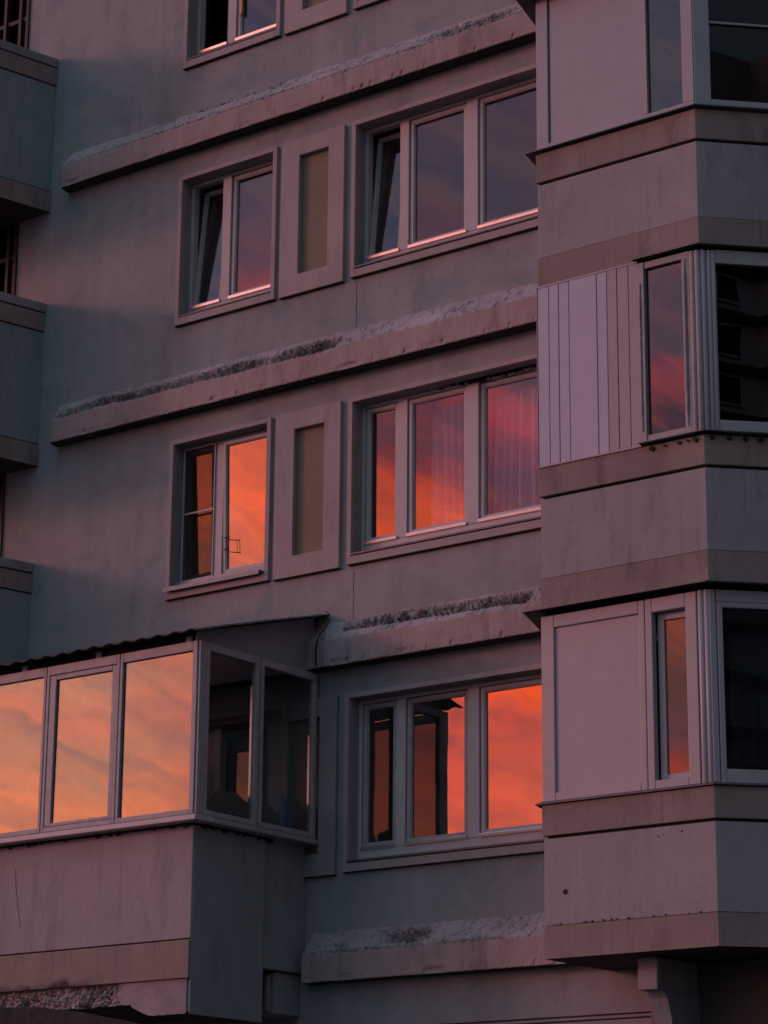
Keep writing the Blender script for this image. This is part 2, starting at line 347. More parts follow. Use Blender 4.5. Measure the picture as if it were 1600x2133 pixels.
# panel joint in the wall, right of the niche column
for (z0, z1, x0) in ((10.17, 10.63, 2.135), (7.36, 7.8, 2.14)):
    pts = [(x0+random.uniform(-.006, .006), WY+.0005, z0+(z1-z0)*i/8) for i in range(9)]
    jm = MB(); jm.tube(pts, .0035, dirt_and_shade, 5); jm.build('panel_joint', bld)

# ---- ledges
def nse(x, y, z, s): return noise.noise(Vector((x*s, y*s, z*s)))
def ledge(zb, x0, x1, dmg, seed, rb=.0):
    """profile: underside zb, front zb..zb+.245 at y=-.12, slope up to the wall at zb+.46"""
    b = MB(); dx = .012; nx = int((x1-x0)/dx); prof = []
    nsl, nfr = 18, 8
    rows = [(WY+.02, 0.0, 'u'), (-.02, 0.0, 'u'), (-.085, 0.0, 'u'), (-.114, .001, 'u'), (-.12, .008, 'f')]
    for i in range(1, nfr): rows.append((-.12, .008+.232*i/nfr, 'f'))
    rows += [(-.12, .240, 'f'), (-.114, .249, 's')]
    for i in range(1, nsl+1): rows.append((-.114+(WY+.008+.114)*i/nsl, .249+(.46-.249)*i/nsl, 's'))
    V = []; mats = []
    for i in range(nx+1):
        x = x0+(x1-x0)*i/nx; endf = min(1.0, max(0.0, (x-x0)/.035)) ** .5
        for j, (y, dz, t) in enumerate(rows):
            yy, zz = y, zb+dz
            d = dmg(x, dz) if t == 's' or dz > .2 else 0.0
            n1 = nse(x, seed, dz, 9); n2_ = nse(x, seed+3, dz, 32); n3 = nse(x, seed+5, dz, 75)
            if t == 's':
                yy += .004*n1 + .002*n2_
                pl = nse(x, seed+20, dz*1.6, 6)+.5*nse(x, seed+21, dz, 21)+.25*n3
                if pl > .33: yy += .006; zz -= .005
                if d > 0: k_ = d*(.028 + .035*n1 + .05*n2_ + .04*n3); k_ += d*.06*max(0, nse(x, seed+6, dz*2, 40)-.15); yy += max(-.008, k_); zz -= max(-.006, k_*.9)
            if t == 'f':
                yy += .0025*n1 + .001*n2_
                if j <= 5:
                    c_ = max(0, nse(x, seed+9, 0, 3)-.10)*.06 + max(0, nse(x, seed+9, 0, 19)-.18)*.06
                    zz += c_ if dz < .01 else 0
                    yy += c_*.6
                if dz > .23 and abs(n2_) > .2: zz -= .006*abs(n2_)
                if d > 0 and dz > .2: yy += d*max(0, .02*n2_+.012)
            if t == 'u' and j > 0: zz += .002*n2_
            # rounded left end
            yy = WY + (yy-WY)*(.35+.65*endf) if (yy < WY and x < x0+.035) else yy
            V.append((x, yy, zz))
            mats.append((t, d, n2_))
    nr = len(rows); F = []; M = []
    for i in range(nx):
        for j in range(nr-1):
            a_, c_ = i*nr+j, (i+1)*nr+j
            F.append((a_, c_, c_+1, a_+1)); t, d, n2_ = mats[a_+1]
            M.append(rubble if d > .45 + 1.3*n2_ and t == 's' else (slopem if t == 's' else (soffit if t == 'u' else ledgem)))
    F.append(tuple(range(nr-1, -1, -1))); M.append(ledgem)
    e_ = nx*nr; F.append(tuple(range(e_, e_+nr))); M.append(ledgem)
    b.v = V; b.f = [list(f) for f in F]; b.m = [b.mi(m) for m in M]; b.smooth = [False]*len(F)
    return b.build('ledge', bld)
def band(x, a_, b_, f=.12): return max(0.0, min(1.0, (x-a_)/f, (b_-x)/f))
def dmgB(x, dz):
    edge = max(0, 1-abs(dz-.255)/.03)*(.5+.8*nse(x, 1, 0, 4))*band(x, -1.7, 4.3)
    groove = 1.3*max(0, 1-abs(dz-.43)/.03)*band(x, .05, 1.25)
    rough = .8*band(x, 2.9, 4.1, .4)*max(0, 1-abs(dz-.34)/.08)
    return max(edge, groove, rough)
def dmgC(x, dz):
    w = band(x, -1.65, 2.05, .15); c = .31 + .05*nse(x, 2, 0, 1.5); wd = .075+.05*nse(x, 7, 0, 2)+.03*band(x, .9, 2.0, .5)
    return 1.15*w*max(0, 1-(abs(dz-c)/wd)**3) * (1.0 if nse(x, 4, dz, 3) > -.32 else .3)
def dmgD(x, dz):
    w = band(x, 2.05, 4.15, .1); c = .385-.03*(x-2)/2; return 1.1*w*max(0, 1-(abs(dz-c)/.062)**4)
def dmgE(x, dz):
    return 1.0*band(x, 2.5, 3.15, .25)*max(0, 1-(abs(dz-.36)/.085)**2) + .5*band(x, 1.7, 4, .3)*max(0, 1-abs(dz-.255)/.02)
def dmgA(x, dz): return .6*band(x, 0, 3)*max(0, 1-abs(dz-.3)/.04)
ledge(15.31, -1.70, 4.80, dmgA, 11); ledge(12.51, -1.70, 4.80, dmgB, 23); ledge(9.71, -1.69, 4.80, dmgC, 37)
ledge(6.91, -1.86, 4.80, dmgD, 41); ledge(4.11, 1.70, 4.80, dmgE, 53)

# ---- niche panels between the windows
for k in range(-1, 4):
    dz = 2.8-H*k; b = MB(); p = wall_mesh(1.213, 1.992, 10.655+dz, 12.265+dz, 0, WY+.004, [(1.44, 1.80, 10.853+dz, 12.09+dz)], trimg if k == 3 else trim)
    p.box(1.216, 1.989, .007, WY, 10.648+dz, 10.6548+dz, dirt_and_shade)  # dark strip below the panel: its underside's shade put in as colour
    o = p.build('wall_panel', bld, bevel=.004)
    q = MB(); q.box(1.4405, 1.7995, .055, .30, 10.8535+dz, 12.0895+dz, niche)
    o2 = q.build('panel_inset', o)
# bottom storey wall: thin double groove line and shallow slab
gr = MB()
for z in (3.70, 3.664): gr.box(2.2, 5.18, WY-.006, WY+.02, z-.007, z+.007, dirt_and_shade)
gr.box(1.62, 5.188, WY-.005, WY+.02, 2.6, 3.655, wallm); gr.box(5.19, 5.46, WY-.012, WY+.02, 2.6, 3.86, ochre)
gr.build('base_course', bld, bevel=.003)

# ---- windows
def opening(parent, x0, x1, z0, z1, pm, sashm, y=.165, sw=.052, glassm=None, T=None, gap=.006, name='sash'):
    """closed sash filling an opening, with its pane and its glazing bead"""
    b = MB(); b.ring(x0+gap, x1-gap, z0+gap, z1-gap, sw-.014, y, y+.05, sashm, T)
    b.ring(x0+sw-.012, x1-sw+.012, z0+sw-.012, z1-sw+.012, .014, y+.010, y+.045, sashm, T)
    s_ = b.build(name, parent, bevel=.004)
    p = MB(); p.box(x0+sw-.004, x1-sw+.004, y+.028, y+.034, z0+sw-.004, z1-sw+.004, pm, T); p.build('pane', parent)
    return s_
def drip(b, x0, x1, z):
    P = [(.150, z-.016), (.1335, z-.014), (.1305, z-.011), (.1285, z+.012), (.131, z+.016), (.150, z+.019)]; k = len(P)
    V = [(x0, y, zz) for y, zz in P] + [(x1, y, zz) for y, zz in P]
    V = [(x, y + (.0035 if zz < z else 0), zz) for x, y, zz in V]
    b.add(V, [(i, i+1, k+i+1, k+i) for i in range(k-1)] + [tuple(range(k-1, -1, -1)), tuple(range(k, 2*k))], bead)
def surround(k, x0, x1, z0, z1):
    b = MB(); i0, i1, j0, j1 = x0+.05, x1-.05, z0+.075, z1-.045
    b.ring(x0, x1, z0, z1, .05, 0, WY+.005, trim, wb=.075, wt=.045)
    b.ring(i0-.024, i1+.024, j0-.018, j1+.018, .024, WY+.006, .24, wallm, wb=.018, wt=.018)
    b.box(x0+.003, x1-.003, .007, WY, z0-.007, z0-.0002, dirt_and_shade)  # thin dark strip painting in the shade under the surround
    w = b.build('window', bld, bevel=.005); return w, (i0, i1, j0, j1)
def outer_frame(w, i0, i1, j0, j1, mull, fm=pvc, wb=.125, side=.04):
    b = MB(); zb, zt = j0+wb, j1-.035
    b.box(i0, i0+side, .15, .225, j0, j1, fm); b.box(i1-side, i1, .15, .225, j0, j1, fm)
    b.box(i0+side, i1-side, .15, .225, j0, zb, fm); b.box(i0+side, i1-side, .152, .225, zt, j1, fm)
    for a_, c_ in mull: b.box(a_, c_, .147, .225, zb+.001, zt-.001, fm)
    ed = [i0+side]+[v for m_ in mull for v in m_]+[i1-side]
    ops = [(ed[i], ed[i+1], zb, zt) for i in range(0, len(ed), 2)]
    f = b.build('frame', w, bevel=.004); return f, ops
def win2(k, style):
    dz = 2.8-H*k
    w, (i0, i1, j0, j1) = surround(k, -.125, 1.155, 10.665+dz, 12.265+dz)
    f, ops = outer_frame(w, i0, i1, j0, j1, [(.345, .455)])
    d = MB()
    for (a_, c_, zb, zt) in ops: drip(d, a_+.004, c_-.004, zb+.012)
    if style != 'C': d.build('drip_rail', w)
    s = MB(); s.box(i0+.002, i1-.002, -.004, .149, j0+.006, j0+.020, tin); s.build('sill', w)
    return w, ops, (i0, i1, j0, j1)
def win3(k):
    dz = 2.8-H*k
    w, (i0, i1, j0, j1) = surround(k, 2.08, 4.26, 10.665+dz, 12.265+dz)
    f, ops = outer_frame(w, i0, i1, j0, j1, [(2.552, 2.655), (3.325, 3.448)], wb=.13)
    d = MB()
    for (a_, c_, zb, zt) in ops: drip(d, a_+.004, c_-.004, zb+.012)
    d.build('drip_rail', w)
    s = MB(); s.box(i0+.002, i1-.002, -.010, .149, j0+.008, j0+.024, tin)
    s.box(i0+.01, i1-.01, .10, .149, j0+.03, j0+.05, pvcgrey); s.build('sill', w)
    return w, ops, (i0, i1, j0, j1)
def tilt(x, z, ang, yy=.17):   # rotates about a horizontal hinge: positive leans the top inwards
    return Matrix.Translation((x, yy, z)) @ Matrix.Rotation(-ang, 4, 'X') @ Matrix.Translation((-x, -yy, -z))
def swing(x, ang, yy=.17): return Matrix.Translation((x, yy, 0)) @ Matrix.Rotation(ang, 4, 'Z') @ Matrix.Translation((-x, -yy, 0))

W2, W3 = {}, {}
# storey -1 (just above the frame), 0, 1, 2
for k in range(-1, 3): W2[k] = win2(k, 'C' if k == 2 else '')
for k in range(-1, 4): W3[k] = win3(k)
def nt_(o, T): return (o[0], o[1], o[2]+.012, o[3])
# --- two-light windows
w, ops, _ = W2[-1]; [opening(w, *nt_(o, 0), G_mid, pvc) for o in ops]
w, ops, _ = W2[0]
w['label'] = 'topmost two-light window, left leaf swung open, dark inside'
opening(w, *nt_(ops[0], 0), G_dark, pvcgrey, T=swing(ops[0][0], R_(72)))
opening(w, *nt_(ops[1], 0), G_blind, pvc)
w, ops, _ = W2[1]
w['label'] = 'two-light window with left sash tilted in and a fine blind in the right'
opening(w, *nt_(ops[0], 0), G_mid, pvcgrey, T=tilt(0, ops[0][2], R_(5.8)), gap=.004)
opening(w, *nt_(ops[1], 0), G_blind, pvc, T=tilt(0, ops[1][2], R_(.2)))
w, ops, (i0, i1, j0, j1) = W2[2]
w['label'] = 'two-light window glowing orange, insect screen over its left light'
opening(w, *ops[0], G_hi, brownf, y=.19, sw=.06, T=tilt(0, ops[0][2], R_(-1.9)))
opening(w, *ops[1], G_hi, pvc, T=tilt(0, ops[1][2], R_(-1.9)), sw=.045)
b = MB(); b.ring(ops[0][0]-.012, ops[0][1]+.01, ops[0][2]-.01, ops[0][3]+.012, .014, .133, .146, whitepvc)
zm = ops[0][2]+.66; b.box(ops[0][0], ops[0][1], .136, .144, zm, zm+.02, whitepvc)
sc_o = b.build('insect_screen', w, bevel=.002)
b = MB(); b.box(ops[0][0], ops[0][1], .139, .1395, ops[0][2], ops[0][3], meshmat); b.build('screen_mesh', w)
b = MB(); b.box(i0+.0, i1-.012, .118, .149, j0+.032, j0+.118, whitepvc); b.build('bottom_board', w, bevel=.005)
b = MB(); b.box(i0-.04, i1-.02, -.045, .05, j0+.016, j0+.034, pvcgrey); b.box(i0-.04, i1-.02, -.050, -.043, j0-.012, j0+.033, pvcgrey); b.build('outer_sill', w, bevel=.004)
b = MB()
for zz in (ops[1][2]+.34, ops[1][2]+.22):
    b.tube([(.485, .148, zz+.012), (.50, .125, zz+.008), (.56, .10, zz), (.585, .105, zz-.004)], .005, rubber, 6)
b.tube([(.575, .10, ops[1][2]+.35), (.58, .10, ops[1][2]+.20)], .003, rubber, 5); b.tube([(.545, .105, ops[1][2]+.345), (.55, .105, ops[1][2]+.205)], .0025, rubber, 5)
b.build('hook', w)

# --- three-light windows
w, ops, _ = W3[-1]; [opening(w, *nt_(o, 0), G_mid, pvc) for o in ops]
w, ops, _ = W3[0]; [opening(w, *nt_(o, 0), G_mid, pvc) for o in ops]
w, ops, _ = W3[1]
w['label'] = 'dim purple three-light window with its narrow left sash tilted in'
opening(w, *nt_(ops[0], 0), G_mid, pvcgrey, T=tilt(0, ops[0][2], R_(5.6)), gap=.004)
opening(w, *nt_(ops[1], 0), G_mid, pvc); opening(w, *nt_(ops[2], 0), G_mid, pvc, T=tilt(0, ops[2][2], R_(.15)))
w, ops, (i0, i1, j0, j1) = W3[2]
w['label'] = 'three-light window reflecting red cloud over pale curtains, filling crumbling at its top'
opening(w, *nt_(ops[0], 0), G_mid, pvc, sw=.05, T=tilt(0, ops[0][2], R_(-.2)))
opening(w, *nt_(ops[1], 0), G_c, pvc, T=tilt(0, ops[1][2], R_(-.15))); opening(w, *nt_(ops[2], 0), G_c, pvc, T=tilt(0, ops[2][2], R_(.55)))
b = MB()
for i in range(46):     # crumbled mounting foam above the frame
    x = 3.0+1.15*(i/45)**.8; s_ = random.uniform(.012, .035)*(1.0 if i > 8 else .6)
    T = Matrix.Translation((x, .142, j1-random.uniform(0, .02))) @ Matrix.Rotation(random.uniform(-.7, .7), 4, 'Y')
    b.box(-s_*1.3, s_*1.3, -.012, .02, -s_*.6, s_*.4, dirt_and_shade if i % 3 else foam, T)
b.build('mounting_foam', w)
w, ops, _ = W3[3]
w['label'] = 'three-light window with fiery orange reflections beside the glazed balcony'
opening(w, *nt_(ops[0], 0), G_mid, pvcgrey); opening(w, *nt_(ops[1], 0), G_hi, pvcgrey, T=tilt(0, ops[1][2], R_(.05))); opening(w, *nt_(ops[2], 0), G_hi, pvc, T=tilt(0, ops[2][2], R_(-.05)))

# curtains (things that hang behind the glass)
def curtain(name, x0, x1, z0, z1, y, m, amp, label, fold=.085, seed=1):
    b = MB(); nx = int((x1-x0)/.008); nz_ = 10; V = []
    for j in range(nz_+1):
        t = j/nz_; z = z1+(z0-z1)*t
        for i in range(nx+1):
            x = x0+(x1-x0)*i/nx; ph = 2.2*noise.noise(Vector((x*3, seed, t*.4)))
            V.append((x+.008*math.sin(t*3+seed), y+amp*(.4+.6*t)*math.sin(2*math.pi*x/fold+ph*2.4)+amp*.5*noise.noise(Vector((x*14, seed, t))), z))
    F = [(j*(nx+1)+i, j*(nx+1)+i+1, (j+1)*(nx+1)+i+1, (j+1)*(nx+1)+i) for j in range(nz_) for i in range(nx)]
    b.add(V, F, m, True); o = b.build(name); s_ = o.modifiers.new('thick', 'SOLIDIFY'); s_.thickness = .002
    tag(o, label, 'curtain'); return o
curtain('curtain', 2.80, 3.46, 7.95, 9.42, .34, lacem, .038, 'pale net curtain behind the middle light of the red three-light window', seed=3)
curtain('curtain', 3.50, 4.30, 7.95, 9.42, .34, lacem, .045, 'pale net curtain gathered behind the right light of the red three-light window', seed=8, fold=.11)
curtain('curtain', .12, .42, 13.4, 15.05, .62, drape, .03, 'dark curtain inside the topmost window with an open leaf', seed=5)

# pine strip on the topmost window
b = MB(); b.box(.492, .522, .150, .168, 13.955, 14.6, yellow); o = b.build('wooden_strip', None, bevel=.002)
tag(o, 'short yellow pine strip standing in the topmost window beside its open leaf', 'wooden strip')
# fine horizontal blind behind the right light of the tilted-sash window
b = MB()
for i in range(64):
    z = 10.93+i*.019; b.add([(.46, .232, z+.008), (1.07, .232, z+.008), (1.07, .244, z-.006), (.46, .244, z-.006)], [(0, 1, 2, 3)], sheer)
o = b.build('window_blind'); m_ = o.modifiers.new('t', 'SOLIDIFY'); m_.thickness = .0008
tag(o, 'fine pale slatted blind behind the right light of the two-light window with a tilted sash', 'blind')

# ------------------------------------------------------------------ the angular bay
XL, XR, YF = 4.788, 6.34, -.88
def bayp(d=0.0, back=.03):
    c = .4142*d
    return [(XL-d, back), (XL-d, YF-d), (XR+c, YF-d), (XR+c+(back-YF)+d, back)]
def rot45(x0, y0):
    return Matrix.Translation((x0, y0, 0)) @ Matrix.Rotation(R_(45), 4, 'Z')
CH = rot45(XR, YF)                 # local x runs along the chamfer, local -y faces out
def bay_parapet(zs, zg1, zg2, zb, label=None):
    b = MB(); b.prism(bayp(0, WY-.002), zg2+.006, zg1-.012, lav); b.prism(bayp(-.024, WY-.002), zg1-.0122, zg1+.0122, dirt_and_shade)
    o = b.build('bay_parapet', bld, bevel=.004, label=label)
    c = MB(); c.prism(bayp(.010, WY-.002), zg1+.012, zs, ochre); c.build('upper_band', o, bevel=.005)
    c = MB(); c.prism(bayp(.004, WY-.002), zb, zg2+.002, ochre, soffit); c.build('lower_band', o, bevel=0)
    return o
P0 = bay_parapet(13.67, 13.40, 12.72, 12.47)
P1 = bay_parapet(10.87, 10.595, 9.91, 9.665)
P2 = bay_parapet(8.06, 7.80, 7.11, 6.85)
P3 = bay_parapet(5.26, 5.00, 4.30, 4.05)
# pockmark on the lowest parapet
for i in range(27):
    b = MB(); x = random.uniform(4.85, 6.3); z = random.choice([4.312, 4.316, random.uniform(4.35, 4.95)]); r = random.uniform(.004, .011)
    if i == 0: x, z, r = 4.985, 4.56, .026
    n_ = 9; ys = YF-.0015 if z > 4.33 else YF-.0060
    b.add([(x+r*math.cos(t*.7)*random.uniform(.6, 1.2), ys, z+r*math.sin(t*.7)*random.uniform(.6, 1.2)) for t in range(n_)], [tuple(range(n_))], dirt_and_shade)
    b.build('chipped_spot', P3)
# interior ceiling sheets of each glazed storey come from the parapet above
def lip(z, d, parent, drop=.0, left=.12, t=.008, name='flashing', m=tin, x0=None):
    """thin folded metal sheet round the bay at height z, overhanging by d"""
    c = .4142*d; b = MB()
    xo = XL-left if x0 is None else x0
    outer = [(xo, -.25, z-drop), (xo, YF-d, z), (XR+c, YF-d, z), (XR+c+1.0, YF-d+1.0, z)]
    if x0 is not None: outer[0] = (xo, YF+.02, z)
    xi = XL+.02 if x0 is None else x0
    inner = [(xi, -.25, z+.03-drop*.5), (xi, YF+.02, z+.03), (XR-.01, YF+.02, z+.03), (XR-.01+.98, YF+.98+.02, z+.03)]
    if x0 is not None: inner[0] = (xi, YF+.03, z+.03)
    V = outer+inner+[(p[0], p[1], p[2]+t) for p in outer]+[(p[0], p[1], p[2]+t) for p in inner]; F = []
    for i in range(3):
        F += [(i, i+4, i+5, i+1), (8+i, 9+i, 13+i, 12+i), (i, i+1, 9+i, 8+i), (4+i, 12+i, 13+i, 5+i)]
    F += [(0, 8, 12, 4), (3, 7, 15, 11)]
    b.add(V, F, m); return b.build(name, parent, bevel=0)
# --- upper storey glazing
def glazing(label): 
    b = MB(); return b
b = MB(); z0, z1 = 10.90, 12.46
b.box(4.786, 4.905, YF-.004, YF+.06, z0, z1, whitepvc); b.box(6.228, 6.336, YF-.004, YF+.05, z0+.05, z1, whitepvc)
b.box(4.905, 6.336, YF-.004, YF+.05, z0, z0+.05, whitepvc); b.box(4.905, 6.228, YF-.003, YF+.05, z1-.10, z1, whitepvc)
b.box(4.786, 4.84, YF+.061, WY-.004, z0, z1, whitepvc)
b.box(.003, .14, -.004, .05, z0, z1, whitepvc, CH); b.box(.14, 1.2, -.004, .05, z0, z0+.058, whitepvc, CH); b.box(.14, 1.2, -.004, .05, z1-.1, z1, whitepvc, CH); b.box(1.14, 1.2, -.004, .05, z0+.058, z1-.1, whitepvc, CH)
bg = b.build('bay_window', bld, bevel=.005, label='top bay window with pale blank panel and barred black side light')
c = MB(); c.box(4.917, 5.87, YF+.012, YF+.03, z0+.056, z1-.105, whitepvc); c.box(5.872, 5.89, YF-.001, YF+.045, z0+.055, z1-.101, whitepvc); c.build('blank_panel', bg, bevel=.002)
c = MB(); c.box(5.895, 6.228, YF+.030, YF+.036, z0+.05, z1-.1, G_bay); c.build('pane', bg)
c = MB(); c.box(.14, 1.14, .030, .036, z0+.058, z1-.1, G_dark, CH); c.build('pane', bg)
c = MB(); c.box(.14, 1.14, .008, .025, 11.665, 11.685, whitepvc, CH); c.box(.14, 1.14, .008, .024, z0+.06, z0+.072, whitepvc, CH); c.build('glazing_bar', bg, bevel=.002)
lip(z0-.016, .055, bg, drop=.22, left=.088, m=tin)
c = MB()
for x in (4.99, 6.17): c.tube([(x, YF-.012, 10.917), (x, YF-.0, 10.917)], .009, pvcgrey, 8)
c.build('screw', bg)
lip(12.335, .12, P0, drop=.3, left=.13)
# --- middle storey glazing: vertical siding, one light, one side light
b = MB(); z0, z1 = 8.075, 9.655
b.box(5.765, 5.828, YF-.022, YF+.05, z0+.005, z1-.02, pvcgrey); b.box(6.182, 6.25, YF-.016, YF+.05, z0+.005, z1-.02, pvcgrey)
b.box(5.828, 6.182, YF-.014, YF+.05, z0+.005, z0+.072, pvcgrey); b.box(5.828, 6.182, YF-.014, YF+.05, z1-.078, z1-.02, pvcgrey)
for (x, y, r) in ((6.275, YF-.004, .026), (6.318, YF+.004, .026)): b.tube([(x, y, z0+.01), (x, y, z1-.03)], r, pvcgrey, 14)
for xx in (.03, .075, .112): b.tube([CH @ Vector((xx, .006, z0+.02)), CH @ Vector((xx, .006, z1-.03))], .022, whitepvc, 14)
b.box(.13, 1.2, -.008, .05, z0+.01, z0+.112, whitepvc, CH); b.box(.13, 1.2, -.008, .05, z1-.137, z1-.02, whitepvc, CH); b.box(1.14, 1.2, -.006, .05, z0+.112, z1-.137, whitepvc, CH)
b.box(4.80, 4.84, YF+.03, WY-.004, z0+.01, z1-.01, whitepvc)
bg = b.build('bay_window', bld, bevel=.004, label='middle bay window clad in vertical plastic siding with cracked sealant')
c = MB(); c.box(5.826, 6.184, YF+.018, YF+.024, z0+.07, z1-.076, G_bay); c.build('pane', bg)
c = MB(); c.box(.128, 1.142, .020, .026, z0+.11, z1-.135, G_refl, CH); c.build('pane', bg)
c = MB(); xs = [4.784, 4.899, 4.996, 5.098, 5.371, 5.470, 5.568, 5.678, 5.768]
for i in range(8):
    m_ = sidingm if xs[i] < 5.46 else sidingw
    c.box(xs[i]+.0035, xs[i+1]-.0035, YF-.016-(.0015 if i % 2 else 0), YF+.004, z0-.012, z1-.006, m_)
c.box(4.79, 5.76, YF+.006, YF+.012, z0+.001, z1-.014, dirt_and_shade)
c.build('siding', bg, bevel=.003)
c = MB(); c.box(4.780, 5.77, YF-.021, YF-.0185, z0-.016, z0-.002, whitepvc); c.box(4.780, 5.77, YF-.021, YF-.0185, z1-.014, z1+.002, whitepvc); c.box(4.7785, 4.7835, YF-.021, YF+.02, z0-.014, z1, whitepvc); c.build('siding_edge', bg)
c = MB()
for (cx, za, zb_) in ((5.795, 8.18, 9.45), (6.215, 8.14, 9.58)):   # peeling sealant
    nn = 60; V = []
    for i in range(nn+1):
        z = za+(zb_-za)*i/nn; e_ = min(1, i/8, (nn-i)/8); w_ = e_*(.010+.009*abs(noise.noise(Vector((cx*3, z*9, 1)))))
        V += [(cx-w_, YF-.021, z), (cx-w_*.2+.004*noise.noise(Vector((1, z*20, cx))), YF-.031-.006*noise.noise(Vector((4, z*25, cx))), z), (cx+w_, YF-.021, z)]
    c.add(V, [(3*i+j, 3*i+j+1, 3*i+j+4, 3*i+j+3) for i in range(nn) for j in (0, 1)], foam)
c.build('sealant', bg)
lip(z0-.004, .07, bg, x0=5.772); lip(z1+.004, .06, P1, x0=5.74, m=tin)
for (x, s_) in ((5.87, .022), (6.27, .022), (5.99, .01), (6.12, .014), (6.2, .01)):
    c = MB(); c.box(-s_, s_, -.012, .004, -s_, s_*.6, dirt_and_shade, Matrix.Translation((x, YF-.012, 8.03)) @ Matrix.Rotation(random.uniform(.4, .9), 4, 'Y')); c.build('sealant_drip', bg)
for x in (.06, .2, .33, .45, .58):
    c = MB(); c.box(-.02, .02, -.01, .004, -.016, .012, dirt_and_shade, CH @ Matrix.Translation((x, -.012, 8.035)) @ Matrix.Rotation(random.uniform(-.5, .5), 4, 'Y')); c.build('sealant_drip', bg)
# --- lower storey glazing
b = MB(); z0, z1 = 5.275, 6.80
b.box(4.781, 4.905, YF-.004, YF+.06, z0, z1, whitepvc); b.box(4.905, 5.70, YF-.004, YF+.06, z0, z0+.075, whitepvc); b.box(4.905, 5.70, YF-.004, YF+.06, z1-.105, z1, whitepvc)
b.box(5.70, 5.756, YF-.004, YF+.06, z0, z1, whitepvc); b.box(5.762, 5.824, YF-.005, YF+.06, z0, z1, whitepvc)
b.box(5.824, 6.125, YF-.005, YF+.06, z0, z0+.075, whitepvc); b.box(5.824, 6.125, YF-.005, YF+.06, z1-.115, z1, whitepvc)
b.box(6.125, 6.225, YF-.004, YF+.06, z0, z1, whitepvc); b.tube([(6.262, YF+.014, z0), (6.262, YF+.014, z1)], .030, whitepvc, 14); b.tube([(6.31, YF+.018, z0), (6.31, YF+.018, z1)], .026, whitepvc, 14)
b.box(4.795, 4.84, YF+.06, WY-.004, z0, z1, whitepvc)
b.box(.0, .052, .0, .05, z0, z1, whitepvc, CH); b.ring(.058, 1.2, z0+.005, z1-.10, .045, -.006, .05, whitepvc, CH, wb=.11, wt=.045); b.box(.058, 1.2, .002, .05, z1-.098, z1, whitepvc, CH)
bg = b.build('bay_window', bld, bevel=.007, label='lower bay window with pink blank panel and narrow inset sash')
c = MB(); c.box(4.905, 5.70, YF+.016, YF+.03, z0+.075, z1-.105, whitepvc); c.build('blank_panel', bg)
c = MB(); c.ring(5.835, 6.20, z0+.07, z1-.115, .06, YF+.062, YF+.11, whitepvc, wb=.055, wt=.06); c.build('sash', bg, bevel=.005)
c = MB(); c.box(5.89, 6.15, YF+.08, YF+.086, z0+.12, z1-.17, G_bay); c.build('pane', bg)
c = MB(); c.box(.10, 1.16, .026, .032, z0+.112, z1-.142, G_dark, CH); c.build('pane', bg)
lip(z0-.012, .035, bg, drop=.10, left=.06); lip(6.835, .10, P2, drop=.28, left=.12)
# dark curtain behind the side light of the lower bay window
def cur_cham():
    b = MB(); V = []; nx, nz_ = 90, 8
    for j in range(nz_+1):
        for i in range(nx+1):
            x = .2+.85*i/nx; t = j/nz_
            p = CH @ Vector((x, .17+.03*math.sin(x*48+2*noise.noise(Vector((x*4, 0, t))))*(.4+t*.6), 6.66-1.2*t)); V.append(p)
    b.add(V, [(j*(nx+1)+i, j*(nx+1)+i+1, (j+1)*(nx+1)+i+1, (j+1)*(nx+1)+i) for j in range(nz_) for i in range(nx)], drape, True)
    o = b.build('curtain'); s_ = o.modifiers.new('t', 'SOLIDIFY'); s_.thickness = .002; tag(o, 'dark patterned curtain behind the side light of the lower bay window', 'curtain')
cur_cham()
# soffit recess and the bracket under the bay
b = MB(); b.box(5.468, 5.645, -.62, WY, 3.795, 4.048, lav)
br = b.build('bracket', bld, bevel=.012, seg=3)
c = MB(); pts = [(-.50, 3.74)]
prof = [(-.56, 3.795), (-.50, 3.74)] + [(-.46+.42*(1-math.cos(t*math.pi/2/8)), 3.74-.62*math.sin(t*math.pi/2/8)) for t in range(1, 9)] + [(WY, 3.10), (WY, 3.795)]
n_ = len(prof); c.add([(5.50, y, z) for y, z in prof]+[(5.66, y, z) for y, z in prof], [tuple(range(n_)), tuple(range(2*n_-1, n_-1, -1))]+[(i, n_+i, n_+(i+1) % n_, (i+1) % n_) for i in range(n_)], slate)
c.build('curved_web', br, bevel=.006)
b = MB(); b.box(5.661, 9.0, -.02, WY+.05, 0.0, 4.02, roomm); b.build('lower_recess', bld)

